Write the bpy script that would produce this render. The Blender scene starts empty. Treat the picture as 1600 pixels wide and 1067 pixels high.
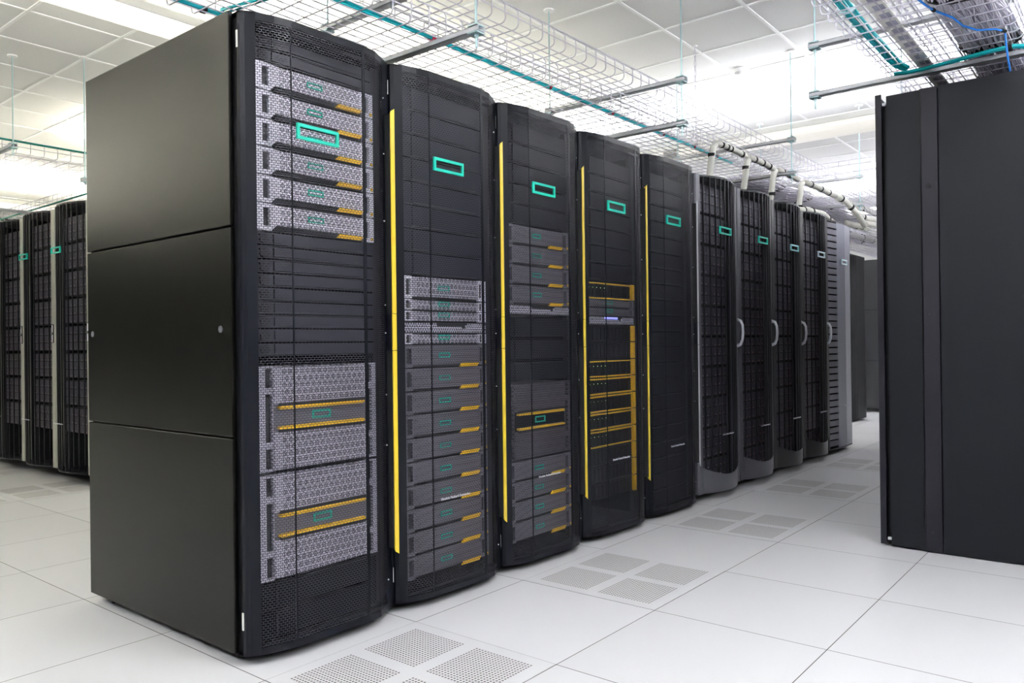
import bpy, math, random
from math import sin, cos, pi, radians
random.seed(7)
C = bpy.context.scene.collection
S = bpy.context.scene

# ------------------------------------------------------------------ camera
F_PX = 1231.79
cam_d = bpy.data.cameras.new('camera'); cam = bpy.data.objects.new('camera', cam_d); C.objects.link(cam)
cam_d.sensor_fit = 'HORIZONTAL'; cam_d.sensor_width = 36.0; cam_d.lens = 36.0 * F_PX / 1600.0
cam_d.clip_start = 0.02; cam_d.clip_end = 100
from mathutils import Vector, Matrix
yaw, pit, rol = 0.682, 0.0029, -0.0121
Fv = Vector((cos(yaw)*cos(pit), sin(yaw)*cos(pit), sin(pit)))
R0 = Vector((sin(yaw), -cos(yaw), 0)); U0 = R0.cross(Fv)
Rv = R0*cos(rol) + U0*sin(rol); Uv = -R0*sin(rol) + U0*cos(rol)
M = Matrix((Rv, Uv, -Fv)).transposed().to_4x4(); M.translation = Vector((-1.3433, -2.1552, 0.9759))
cam.matrix_world = M
S.camera = cam
S.view_settings.view_transform = 'Standard'; S.view_settings.look = 'None'
S.view_settings.gamma = 1; S.view_settings.exposure = 0.80
S.view_settings.use_curve_mapping = False
# ------------------------------------------------------------------ world
w = bpy.data.worlds.new('world'); S.world = w; w.use_nodes = True
w.node_tree.nodes['Background'].inputs[0].default_value = (0.9, 0.95, 1, 1)
w.node_tree.nodes['Background'].inputs[1].default_value = 0.5
LAMP_WARM, LAMP_COOL = (1.0, 0.96, 0.80), (0.93, 0.94, 1.0)
LENS, UP_SEEN, UP_FAR = 0.50, 34.0, 170.0   # lamp strengths: lower lens, upward tubes

# ------------------------------------------------------------------ materials
class NT:
    def __init__(s, name):
        s.m = bpy.data.materials.new(name); s.m.use_nodes = True
        s.t = s.m.node_tree; s.b = s.t.nodes['Principled BSDF']; s.out = s.t.nodes['Material Output']
    def n(s, k, **kw):
        x = s.t.nodes.new(k)
        for a, v in kw.items(): setattr(x, a, v)
        return x
    def l(s, a, b): s.t.links.new(a, b)
    def math(s, op, a, b=None, c=None):
        x = s.n('ShaderNodeMath', operation=op)
        for i, v in enumerate((a, b, c)):
            if v is None: continue
            if isinstance(v, (int, float)): x.inputs[i].default_value = v
            else: s.l(v, x.inputs[i])
        return x.outputs[0]
    def xyz(s, src):
        x = s.n('ShaderNodeSeparateXYZ'); s.l(src, x.inputs[0]); return x.outputs
    def mix(s, f, a, b):
        x = s.n('ShaderNodeMix', data_type='RGBA')
        s.l(f, x.inputs[0])
        for i, v in ((6, a), (7, b)):
            if isinstance(v, tuple): x.inputs[i].default_value = (*v, 1)
            else: s.l(v, x.inputs[i])
        return x.outputs[2]

def plain(name, col, rough=0.5, metal=0.0, spec=0.5, noise=0.0, nscale=300):
    N = NT(name); b = N.b
    b.inputs['Base Color'].default_value = (*col, 1); b.inputs['Roughness'].default_value = rough
    b.inputs['Metallic'].default_value = metal; b.inputs['Specular IOR Level'].default_value = spec
    if noise:
        co = N.n('ShaderNodeTexCoord'); ns = N.n('ShaderNodeTexNoise'); ns.inputs['Scale'].default_value = nscale
        N.l(co.outputs['Object'], ns.inputs['Vector'])
        bp = N.n('ShaderNodeBump'); bp.inputs['Strength'].default_value = noise; bp.inputs['Distance'].default_value = 0.001
        N.l(ns.outputs['Fac'], bp.inputs['Height']); N.l(bp.outputs[0], b.inputs['Normal'])
        lo = tuple(c*(1-noise*0.35) for c in col)
        N.l(N.mix(ns.outputs['Fac'], lo, col), b.inputs['Base Color'])
    return N.m

def dots(N, u, v, px, py, r, stag=True, asp=1.0):
    """1 inside a hole of a staggered hole pattern"""
    b = N.math('DIVIDE', v, py); row = N.math('FLOOR', b)
    a = N.math('DIVIDE', u, px)
    if stag:
        a = N.math('ADD', a, N.math('MULTIPLY', N.math('MODULO', N.math('ABSOLUTE', row), 2.0), 0.5))
    du = N.math('ABSOLUTE', N.math('SUBTRACT', N.math('FRACT', a), 0.5))
    dv = N.math('ABSOLUTE', N.math('SUBTRACT', N.math('FRACT', b), 0.5))
    return du, dv

def perf_metal(name, col, hole, px, py, rx, ry, rough=0.35, metal=0.6, ring=None):
    """solid panel with a printed-through pattern of round or slotted holes (too fine to model)"""
    N = NT(name); co = N.n('ShaderNodeTexCoord'); x, y, z = N.xyz(co.outputs['Object'])
    du, dv = dots(N, x, z, px, py, rx)
    d = N.math('SQRT', N.math('ADD', N.math('POWER', N.math('DIVIDE', du, rx), 2.0), N.math('POWER', N.math('DIVIDE', dv, ry), 2.0)))
    m = N.math('LESS_THAN', d, 1.0)
    c = N.mix(m, col, hole)
    if ring:
        R = ring
        du2, dv2 = dots(N, x, z, R[0], R[1], 0)
        d2 = N.math('SQRT', N.math('ADD', N.math('POWER', N.math('MULTIPLY', du2, R[0]), 2.0), N.math('POWER', N.math('MULTIPLY', dv2, R[1]), 2.0)))
        ringm = N.math('MULTIPLY', N.math('GREATER_THAN', d2, R[2]), N.math('LESS_THAN', d2, R[3]))
        core = N.math('LESS_THAN', d2, R[4])
        inside = N.math('MULTIPLY', N.math('LESS_THAN', N.math('ABSOLUTE', N.math('SUBTRACT', x, 0.265)), R[5]), 1.0)
        c = N.mix(N.math('MULTIPLY', inside, ringm), c, hole)
        c = N.mix(N.math('MULTIPLY', inside, core), c, hole)
    N.l(c, N.b.inputs['Base Color'])
    N.b.inputs['Roughness'].default_value = rough
    N.l(N.math('MULTIPLY', N.math('SUBTRACT', 1.0, m), metal), N.b.inputs['Metallic'])
    return N.m

def mesh_alpha(name, col, px, py, fx, fy, rough=0.4):
    """perforated door sheet: slots cut clean through, staggered row by row (UV in metres)"""
    N = NT(name); uv = N.n('ShaderNodeUVMap'); x, y, z = N.xyz(uv.outputs[0])
    du, dv = dots(N, x, y, px, py, 0)
    hole = N.math('MULTIPLY', N.math('LESS_THAN', du, fx), N.math('LESS_THAN', dv, fy))
    N.b.inputs['Base Color'].default_value = (*col, 1); N.b.inputs['Roughness'].default_value = rough; N.b.inputs['Specular IOR Level'].default_value = 0.3
    N.l(N.math('SUBTRACT', 1.0, hole), N.b.inputs['Alpha'])
    return N.m

def emis(name, col, st):
    N = NT(name); N.b.inputs['Base Color'].default_value = (0.8, 0.8, 0.8, 1)
    N.b.inputs['Emission Color'].default_value = (*col, 1); N.b.inputs['Emission Strength'].default_value = st
    return N.m

def floor_mat():
    N = NT('floor_laminate'); co = N.n('ShaderNodeTexCoord'); x, y, z = N.xyz(co.outputs['Object'])
    T = 0.6097
    def seam(v, off):
        f = N.math('FRACT', N.math('DIVIDE', N.math('ADD', v, off), T))
        return N.math('MULTIPLY', N.math('SUBTRACT', 0.5, N.math('ABSOLUTE', N.math('SUBTRACT', f, 0.5))), T)
    sx = seam(x, 0.0143 + 10*T); sy = seam(y, 0.1294 + 20*T)
    d = N.math('MINIMUM', sx, sy)
    line = N.math('LESS_THAN', d, 0.0016)
    ns = N.n('ShaderNodeTexNoise'); ns.inputs['Scale'].default_value = 1.3; ns.inputs['Detail'].default_value = 4
    N.l(co.outputs['Object'], ns.inputs['Vector'])
    sp = N.n('ShaderNodeTexNoise'); sp.inputs['Scale'].default_value = 90; N.l(co.outputs['Object'], sp.inputs['Vector'])
    # each tile very slightly different
    cx = N.math('FLOOR', N.math('DIVIDE', N.math('ADD', x, 0.0143+10*T), T)); cy = N.math('FLOOR', N.math('DIVIDE', N.math('ADD', y, 0.1294+20*T), T))
    cb = N.n('ShaderNodeCombineXYZ'); N.l(cx, cb.inputs[0]); N.l(cy, cb.inputs[1])
    wn = N.n('ShaderNodeTexWhiteNoise'); N.l(cb.outputs[0], wn.inputs['Vector'])
    f = N.math('ADD', N.math('MULTIPLY', wn.outputs['Value'], 0.5), N.math('MULTIPLY', ns.outputs['Fac'], 0.3))
    f = N.math('ADD', f, N.math('MULTIPLY', sp.outputs['Fac'], 0.2))
    c = N.mix(f, (0.60, 0.60, 0.60), (0.68, 0.68, 0.69))
    c = N.mix(line, c, (0.05, 0.045, 0.04))
    N.l(c, N.b.inputs['Base Color']); N.b.inputs['Roughness'].default_value = 0.38
    N.b.inputs['Specular IOR Level'].default_value = 0.4
    return N.m

def perf_tile_mat():
    N = NT('perforated_tile'); co = N.n('ShaderNodeTexCoord'); x, y, z = N.xyz(co.outputs['Object'])
    T = 0.6097
    px = 0.0122
    du, dv = dots(N, x, y, px, px, 0, stag=False)
    d = N.math('SQRT', N.math('ADD', N.math('POWER', du, 2.0), N.math('POWER', dv, 2.0)))
    hole = N.math('LESS_THAN', d, 0.31)
    def inq(v):
        a = N.math('ABSOLUTE', N.math('SUBTRACT', v, T/2))
        return N.math('MULTIPLY', N.math('GREATER_THAN', a, 0.0265), N.math('LESS_THAN', a, 0.257))
    m = N.math('MULTIPLY', hole, N.math('MULTIPLY', inq(x), inq(y)))
    N.l(N.mix(m, (0.64, 0.64, 0.645), (0.09, 0.075, 0.06)), N.b.inputs['Base Color'])
    N.b.inputs['Roughness'].default_value = 0.4
    return N.m

def ceil_mat():
    N = NT('ceiling_tile'); co = N.n('ShaderNodeTexCoord')
    ns = N.n('ShaderNodeTexNoise'); ns.inputs['Scale'].default_value = 160; ns.inputs['Detail'].default_value = 3
    N.l(co.outputs['Object'], ns.inputs['Vector'])
    vo = N.n('ShaderNodeTexVoronoi'); vo.inputs['Scale'].default_value = 55; N.l(co.outputs['Object'], vo.inputs['Vector'])
    f = N.math('MULTIPLY', N.math('LESS_THAN', vo.outputs['Distance'], 0.12), 0.6)
    c = N.mix(ns.outputs['Fac'], (0.76, 0.76, 0.74), (0.86, 0.86, 0.84))
    c = N.mix(f, c, (0.62, 0.62, 0.60))
    N.l(c, N.b.inputs['Base Color']); N.b.inputs['Roughness'].default_value = 0.9
    return N.m

m_floor, m_ceil, m_ptile = floor_mat(), ceil_mat(), perf_tile_mat()
m_wall = plain('white_wall', (0.72, 0.72, 0.70), 0.8, noise=0.1, nscale=60)
m_wall_d = plain('dark_grey_wall', (0.05, 0.05, 0.052), 0.7, noise=0.1, nscale=60)  # unseen walls darkened to keep bright reflections off the black panels
m_grid = plain('white_grid', (0.93, 0.93, 0.92), 0.6)
m_black = plain('black_metal', (0.003, 0.003, 0.004), 0.45, spec=0.15, noise=0.15)
m_inner = plain('black_interior', (0.006, 0.006, 0.007), 0.6)
m_side = plain('black_side_panel', (0.0025, 0.0025, 0.002), 0.25, spec=0.11, noise=0.25, nscale=700)
m_door = plain('charcoal_door', (0.0025, 0.003, 0.0055), 0.35, spec=0.14, noise=0.2, nscale=600)
m_doorfr = plain('grey_door_frame', (0.105, 0.105, 0.120), 0.38, metal=0.3, noise=0.15, nscale=500)
m_doorfr_d = plain('dark_grey_door_frame', (0.045, 0.045, 0.046), 0.4, metal=0.2, noise=0.15, nscale=500)
m_silverfr = plain('silver_door_frame', (0.36, 0.36, 0.31), 0.35, metal=0.4)
m_slate = plain('slate_panel', (0.0035, 0.0042, 0.0062), 0.42, spec=0.16, noise=0.25, nscale=800)
m_slate2 = plain('slate_panel_purple', (0.0055, 0.005, 0.0085), 0.40, spec=0.2, noise=0.2, nscale=800)
m_farcab = plain('far_grey_panel', (0.04, 0.042, 0.047), 0.5, noise=0.2)
m_lightslate = plain('grey_blue_panel', (0.11, 0.115, 0.155), 0.35, metal=0.3)
m_mesh = mesh_alpha('door_perforation', (0.026, 0.026, 0.033), 0.0135, 0.0074, 0.425, 0.39)
m_yel = plain('yellow_paint', (0.78, 0.56, 0.04), 0.35)
m_amber = plain('amber_plastic', (0.80, 0.46, 0.01), 0.4)
m_green = plain('green_enamel', (0.0, 0.46, 0.33), 0.35)
m_cyan = plain('logo_glare_cyan', (0.30, 0.74, 0.76), 0.3)  # green logo paled to cyan, reflected glare painted into the colour
m_pale = plain('glare_logo_and_tie_white', (0.70, 0.88, 0.92), 0.3)  # far logos whitened by painted-in glare; also colours a pale cable tie
m_logo_small = plain('green_badge', (0.0, 0.44, 0.32), 0.4)
m_bez = perf_metal('silver_perforated', (0.88, 0.84, 0.94), (0.05, 0.045, 0.07), 0.0072, 0.0062, 0.24, 0.24, rough=0.33, metal=0.15, ring=(0.0215, 0.0180, 0.0045, 0.0070, 0.0020, 0.165))
m_bezd = perf_metal('shade_darkened_perforated', (0.22, 0.20, 0.235), (0.02, 0.018, 0.025), 0.0070, 0.0060, 0.34, 0.34, rough=0.4, metal=0.3)  # bezel darkened to paint in the weaker light on the farther racks
m_bezb = perf_metal('large_unit_perforated', (0.56, 0.53, 0.62), (0.04, 0.035, 0.05), 0.0072, 0.0062, 0.24, 0.24, rough=0.35, metal=0.3, ring=(0.023, 0.022, 0.0050, 0.0078, 0.0024, 0.17))
m_bezx = perf_metal('charcoal_perforated', (0.115, 0.10, 0.12), (0.015, 0.013, 0.018), 0.012, 0.0104, 0.32, 0.32, rough=0.4, metal=0.3)
m_shelfp = perf_metal('hex_perforated_shelf', (0.62, 0.60, 0.70), (0.04, 0.035, 0.05), 0.0125, 0.0105, 0.30, 0.34, rough=0.35, metal=0.3)
m_ear = plain('silver_ear', (0.84, 0.81, 0.90), 0.35, metal=0.3)
m_eard = plain('shaded_ear_dark_band', (0.16, 0.15, 0.18), 0.4, metal=0.3)  # ears darkened for that weaker light; also a dark name band
m_blank = plain('blank_panel', (0.012, 0.012, 0.021), 0.42, metal=0.1)
m_blankd = plain('blank_panel_black', (0.0025, 0.0025, 0.004), 0.45, spec=0.12)
m_blankn = plain('blank_panel_navy', (0.006, 0.006, 0.012), 0.45, spec=0.2)
m_strut = plain('galvanised_steel', (0.70, 0.71, 0.74), 0.42, metal=0.1, noise=0.2, nscale=80)
m_plate = plain('blue_grey_plate', (0.36, 0.37, 0.46), 0.4)
m_rod = plain('zinc_rod', (0.45, 0.62, 0.64), 0.35, metal=0.5)
m_wire = plain('white_wire', (0.62, 0.60, 0.68), 0.4)
m_lampw = plain('white_housing', (0.80, 0.80, 0.76), 0.45)
m_lampg = plain('grey_housing', (0.33, 0.33, 0.31), 0.5)
m_teal = plain('teal_jacket', (0.0, 0.42, 0.46), 0.38)
m_tealg = plain('green_pipe', (0.01, 0.22, 0.18), 0.4)
m_red = plain('red_tie', (0.30, 0.01, 0.03), 0.6)
m_blue = plain('blue_jacket', (0.02, 0.22, 0.75), 0.4)
m_strap = plain('black_strap', (0.006, 0.006, 0.007), 0.8)
m_cable = plain('lilac_grey_jacket', (0.78, 0.76, 0.86), 0.5)
m_sleeve = plain('white_sleeve', (0.72, 0.71, 0.65), 0.6)
m_silver = plain('bright_silver', (0.70, 0.70, 0.74), 0.28, metal=0.3)
m_text = plain('silver_lettering', (0.62, 0.62, 0.66), 0.4)
m_lens_w = emis('lamp_lens_warm', (1.0, 0.97, 0.88), LENS); m_lens_c = emis('lamp_lens_cool', (1, 0.96, 0.85), 0.36)
m_up_w = emis('lamp_tube_warm', LAMP_WARM, UP_SEEN); m_up_c = emis('lamp_tube_cool', LAMP_COOL, UP_SEEN)
m_far_c = emis('lamp_tube_cool_strong', LAMP_COOL, UP_FAR); m_far_w = emis('lamp_tube_warm_strong', LAMP_WARM, UP_FAR)
m_mid_w = emis('lamp_tube_warm_medium', LAMP_WARM, 95.0); m_mid_c = emis('lamp_tube_cool_medium', LAMP_COOL, 36.0)
m_lens_strong = emis('lamp_lens_strong', LAMP_COOL, 16.0)
m_redled = emis('red_led', (1, 0.05, 0.08), 0.10)
m_greenled = emis('green_led', (0.3, 0.9, 0.1), 0.8)
m_bluescr = emis('blue_screen', (0.15, 0.17, 1.0), 1.2)

# ------------------------------------------------------------------ mesh helpers
class MB:
    def __init__(s): s.v = []; s.f = []; s.uv = None
    def box(s, x0, x1, y0, y1, z0, z1):
        n = len(s.v)
        s.v += [(x0,y0,z0),(x1,y0,z0),(x1,y1,z0),(x0,y1,z0),(x0,y0,z1),(x1,y0,z1),(x1,y1,z1),(x0,y1,z1)]
        s.f += [tuple(n+i for i in q) for q in ((3,2,1,0),(4,5,6,7),(0,1,5,4),(1,2,6,5),(2,3,7,6),(3,0,4,7))]
        return s
    def prism(s, pts, a0, a1, axis=2):
        """polygon extruded along an axis; pts are the two other coordinates in order"""
        n = len(s.v); k = len(pts)
        for a in (a0, a1):
            for p, r in pts:
                s.v.append({2: (p, r, a), 1: (p, a, r), 0: (a, p, r)}[axis])
        s.f.append(tuple(n+i for i in range(k))[::-1]); s.f.append(tuple(n+k+i for i in range(k)))
        for i in range(k):
            j = (i+1) % k; s.f.append((n+i, n+j, n+k+j, n+k+i))
        return s
    def tube(s, pts, r, n=6, caps=True):
        pts = [Vector(p) for p in pts]; base = len(s.v); prev = None
        for i, p in enumerate(pts):
            if i == 0: d = pts[1]-p
            elif i == len(pts)-1: d = p-pts[i-1]
            else: d = (pts[i+1]-p).normalized() + (p-pts[i-1]).normalized()
            d.normalize()
            if prev is None:
                up = Vector((0,0,1)) if abs(d.z) < 0.9 else Vector((1,0,0))
                a = d.cross(up).normalized()
            else:
                a = (prev - d*prev.dot(d)).normalized()
            prev = a; b = d.cross(a)
            rr = r[i] if isinstance(r, (list, tuple)) else r
            for j in range(n):
                t = 2*pi*(j+0.5)/n; q = p + (a*cos(t)+b*sin(t))*rr; s.v.append(tuple(q))
        for i in range(len(pts)-1):
            for j in range(n):
                a0 = base+i*n+j; a1 = base+i*n+(j+1) % n
                s.f.append((a0, a1, a1+n, a0+n))
        if caps:
            s.f.append(tuple(base+j for j in range(n))[::-1]); s.f.append(tuple(base+(len(pts)-1)*n+j for j in range(n)))
        return s
    def disc(s, c, r, h, axis=1, n=16):
        pts = [(cos(2*pi*i/n)*r, sin(2*pi*i/n)*r) for i in range(n)]
        if axis == 1: return s.prism([(c[0]+a, c[2]+b) for a, b in pts], c[1], c[1]+h, 1)
        if axis == 0: return s.prism([(c[1]+a, c[2]+b) for a, b in pts], c[0], c[0]+h, 0)
        return s.prism([(c[0]+a, c[1]+b) for a, b in pts], c[2], c[2]+h, 2)
    def build(s, name, mat, parent=None, smooth=False, bevel=0):
        me = bpy.data.meshes.new(name); me.from_pydata(s.v, [], s.f)
        if s.uv:
            ul = me.uv_layers.new(name='UVMap')
            for li, l in enumerate(me.loops): ul.data[li].uv = s.uv[l.vertex_index]
        me.materials.append(mat); me.update()
        import bmesh
        bm = bmesh.new(); bm.from_mesh(me); bmesh.ops.recalc_face_normals(bm, faces=bm.faces); bm.to_mesh(me); bm.free()
        if smooth:
            for p in me.polygons: p.use_smooth = True
        o = bpy.data.objects.new(name, me); C.objects.link(o)
        if parent: o.parent = parent
        if bevel:
            md = o.modifiers.new('bevel', 'BEVEL'); md.width = bevel; md.segments = 2; md.limit_method = 'ANGLE'
        return o

def tag(o, label=None, cat=None, group=None, kind=None):
    if label and len(label.split()) > 16: print('LONG', len(label.split()), label)
    if label: o['label'] = label
    if cat: o['category'] = cat
    if group: o['group'] = group
    if kind: o['kind'] = kind
    return o
def thing(name, label, cat, loc=(0,0,0), rz=0, group=None):
    o = bpy.data.objects.new(name, None); C.objects.link(o); o.empty_display_size = 0.1
    o.location = loc; o.rotation_euler = (0,0,rz)
    return tag(o, label, cat, group)
def kids(o): return [c for c in bpy.data.objects if c.parent == o]
def dup(o, loc=None, label=None, group=None, parent=None, rz=None):
    c = o.copy(); C.objects.link(c); c.parent = parent
    for k in list(CH.get(o.name, kids(o))): dup(k, parent=c)
    if loc is not None: c.location = loc
    if rz is not None: c.rotation_euler = (0,0,rz)
    if label:
        c['label'] = label
        if len(label.split()) > 16: print('LONG', len(label.split()), label)
    if group: c['group'] = group
    return c
CH = {}
def struct(name, mb, mat, **k): return tag(mb.build(name, mat, **k), kind='structure')
ORD = ['topmost','second','third','fourth','fifth','sixth','seventh','eighth','ninth','tenth','eleventh','twelfth','thirteenth','fourteenth','fifteenth','sixteenth','seventeenth','eighteenth','nineteenth','twentieth','twenty-first','twenty-second']
def ordn(i, n):
    if i == 0: return 'topmost'
    if i == n-1: return 'lowest'
    return ORD[i] + ' from top'
RN = ['the nearest rack of the main row', 'the second rack of the main row', 'the third rack of the main row', 'the fourth rack of the main row', 'the fifth rack of the main row',
      'the sixth rack of the main row', 'the seventh rack of the main row', 'the eighth rack of the main row', 'the ninth rack of the main row', 'the tenth rack of the main row']

# ------------------------------------------------------------------ room shell
CZ = 3.22
X0, X1, Y0, Y1 = -5.0, 15.0, -6.5, 13.0
struct('floor', MB().box(X0, X1, Y0, Y1, -0.05, 0.0), m_floor)
struct('ceiling', MB().box(X0, X1, Y0, Y1, CZ, CZ+0.05), m_ceil)
struct('wall_left', MB().box(X0-0.1, X0, Y0, Y1, 0, CZ), m_wall_d)
struct('wall_right', MB().box(X1, X1+0.1, Y0, Y1, 0, CZ), m_wall)
struct('wall_front', MB().box(X0, X1, Y0-0.1, Y0, 0, CZ), m_wall_d)
struct('wall_back', MB().box(X0, X1, Y1, Y1+0.1, 0, CZ), m_wall_d)
g = MB(); T = 0.6097
k = math.ceil((X0-0.089)/T)
while 0.089+k*T < X1:
    x = 0.089+k*T; g.box(x-0.011, x+0.011, Y0, Y1, CZ-0.006, CZ+0.001); k += 1
k = math.ceil((Y0-0.526)/T)
while 0.526+k*T < Y1:
    y = 0.545+k*T; g.box(X0, X1, y-0.011, y+0.011, CZ-0.0055, CZ+0.001); k += 1
struct('trim_1', g, m_grid)

# perforated floor tiles (lie in the raised floor grid)
def ptile(i, label, x, y):
    o = MB().box(0.002, T-0.002, 0.002, T-0.002, -0.02, 0.0012).build('perforated_floor_tile', m_ptile)
    o.location = (x, y, 0); return tag(o, label, 'floor tile', 'perforated floor tiles')
pt = ptile(0, 'white floor tile with four perforated squares in front of the nearest rack', -0.0143, -0.739)
for i, lab in ((2, 'white floor tile with four perforated squares in front of the third rack'),
               (4, 'white perforated floor tile in front of the fifth rack of the main row'),
               (6, 'white perforated floor tile in front of the seventh rack of the main row'),
               (8, 'white perforated floor tile in front of the ninth rack of the main row')):
    dup(pt, (-0.0143+i*T, -0.739, 0), lab)
for (ix, iy, lab) in ((1, 6, 'perforated floor tile in the left aisle close beside the big black side panel'),
                      (1, 8, 'perforated floor tile in the left aisle, farther of the two by the left racks'),
                      (0, 6, 'perforated floor tile cut by the left edge of the photo in the left aisle')):
    dup(pt, (-0.0143+ix*T, -0.739+(iy+1)*T, 0), lab)

# ------------------------------------------------------------------ ceiling luminaires, and added unseen fill lights
def pendant(label, x0, y0, x1, y1, mlens, mup, z=2.80, wd=0.22):
    L = math.hypot(x1-x0, y1-y0); a = math.atan2(y1-y0, x1-x0)
    t = thing('pendant_light', label, 'light', (x0, y0, z), a, 'linear pendant lights')
    n = max(1, round(L/2.4)); r = wd/2
    half = lambda k, dz: [(r*k*cos(t_), 0.045+dz-(r*0.75)*k*sin(t_)) for t_ in [pi*j/14 for j in range(15)]]
    h = MB(); h.box(0, L, -r-0.012, -r+0.004, 0.040, 0.085).box(0, L, r-0.004, r+0.012, 0.040, 0.085)
    h.box(0, L, -r, r, 0.046, 0.050); h.box(0, L, -0.03, 0.03, 0.049, 0.075)
    h.build('housing', m_lampw, t)
    for i in range(n+1):
        c = L*i/n; MB().prism(half(1.03, 0), max(0, c-0.07), min(L, c+0.07), 0).build('joint_cover', m_lampg, t)
    for i in range(n):
        MB().prism(half(1.0, 0.0), L*i/n+0.06, L*(i+1)/n-0.06, 0).build('lens', mlens, t)
        for s_ in (-1, 1):
            MB().tube([(L*i/n+0.08, s_*0.065, 0.068), (L*(i+1)/n-0.08, s_*0.065, 0.068)], 0.016, 8).build('lamp_tube', mup, t)
    for i in range(n+1):
        c = min(max(L*i/n, 0.1), L-0.1)
        MB().tube([(c, 0, 0.07), (c, 0, CZ-z)], 0.0025, 5).build('suspension_wire', m_rod, t)
    return t
pendant('long white linear light behind the main row, crossing the upper left corner', -3.0, 2.24, 5.0, 2.24, m_lens_w, m_up_w, wd=0.20)
pendant('white tubular light crossing above the far end of the aisle', 5.60, -5.2, 5.60, 3.6, m_lens_c, m_mid_c, wd=0.27, z=2.76)
pendant('distant white linear light at the far left behind the left racks', -3.5, 9.2, 7.0, 9.2, m_lens_w, m_far_w)
pendant('white linear light hidden behind the nearest rack', 2.3, 5.9, 8.5, 5.9, m_lens_w, m_far_w)
pendant('added unseen front light over the near aisle, out of the frame', 0.75, -5.2, 0.75, -1.0, m_lens_strong, m_far_c)  # lamp added outside the view to light the server fronts
pendant('added unseen fill light behind the photographer', -2.9, -5.6, -2.9, 1.2, m_lens_strong, m_far_c)  # camera-side fill lamp, added and never in view
pendant('added unseen fill light over the right-hand cabinets, out of the frame', 3.2, -2.7, 10.0, -2.7, m_lens_strong, m_far_c, z=2.97)  # added out of view to brighten the far aisle floor and rack fronts
pendant('added unseen uplight over the left aisle, out of the frame', -2.9, 2.6, -2.9, 8.8, m_lens_w, m_mid_w)  # added out of view so its uplight reflects in the black side panel
pendant('white linear light crossing the far end of the room', 10.6, -5.2, 10.6, 6.0, m_lens_strong, m_far_c)
pendant('added unseen fill light over the room behind the right cabinet', 1.6, -5.9, 5.2, -5.9, m_lens_c, m_far_c)  # added out of view to raise the overall brightness

# ------------------------------------------------------------------ rack mounted equipment
EW = 0.491; EX = 0.0595; EY = 0.030; U = 0.0432; U2 = 0.0886
def frame_logo(name, mat, w, h, t, y, x, z, parent, d=0.004):
    m = MB()
    m.box(x, x+w, y, y+d, z+h-t, z+h); m.box(x, x+w, y, y+d, z, z+t)
    m.box(x, x+t, y, y+d, z+t, z+h-t); m.box(x+w-t, x+w, y, y+d, z+t, z+h-t)
    return m.build(name, mat, parent)

def make_server(name, cat, h, mbez, mear, tab, style):
    t = thing(name, name, cat)
    MB().box(0.012, EW-0.012, 0.0, 0.70, 0.002, h-0.002).build('chassis', m_inner, t)
    s0, s1 = h*0.18, h*0.84
    b = MB()
    if style == 'notch':       # bright bezel with a dark drive strip below it
        b.prism([(0.066, 0.003), (0.084, h*0.23), (0.434, h*0.23), (0.446, 0.004), (0.446, h-0.003), (0.43, h-0.006), (0.088, h-0.006), (0.066, h-0.002)], -0.014, 0.0, 1)
    else:
        b.box(0.066, 0.446, -0.010, 0.0, h*0.10, h-0.004)
    b.build('bezel', mbez, t)
    for (a0, a1, s) in ((0.0, 0.066, 0), (0.446, EW, 1)):
        e = MB()
        if s == 0: xs0, xs1 = 0.036, 0.060
        else: xs0, xs1 = 0.450, 0.472
        e.box(a0, xs0, -0.012, 0.004, 0.002, h-0.002); e.box(xs1, a1, -0.012, 0.004, 0.002, h-0.002)
        e.box(xs0, xs1, -0.012, 0.004, 0.002, s0); e.box(xs0, xs1, -0.012, 0.004, s1, h-0.002)
        e.build('rack_ear', mear, t)
    if style == 'notch':
        MB().box(0.075, 0.44, -0.009, 0.0, 0.004, h*0.225).build('drive_strip', m_blankd, t)
    if tab:
        z0 = 0.004 if style == 'notch' else -0.001
        MB().prism([(0.32, z0), (0.425, z0), (0.438, z0+h*0.16), (0.335, z0+h*0.16)], -0.020, -0.013, 1).build('release_tab', tab, t)
        MB().box(0.4765, 0.4865, -0.014, -0.0125, 0.008, 0.018).build('tag', tab, t)
    frame_logo('badge', m_logo_small, 0.062, 0.019, 0.004, -0.0175, 0.205, h*0.50 if style == 'notch' else h*0.42, t, 0.003)
    CH[t.name] = kids(t)
    return t

def make_blank(name, h, mat, latch):
    t = thing(name, name, 'panel')
    m = MB(); m.box(0, EW, -0.004, 0.002, 0.003, h-0.003); m.box(0.075, 0.44, -0.012, -0.004, 0.008, h-0.006)
    m.build('face_plate', mat, t)
    if latch:
        MB().prism([(0.026, h*0.20), (0.040, h*0.12), (0.052, h*0.15), (0.058, h*0.5), (0.052, h*0.85), (0.040, h*0.85), (0.024, h*0.78)], -0.010, -0.0035, 1).build('latch', m_strap, t)
    CH[t.name] = kids(t)
    return t

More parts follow.
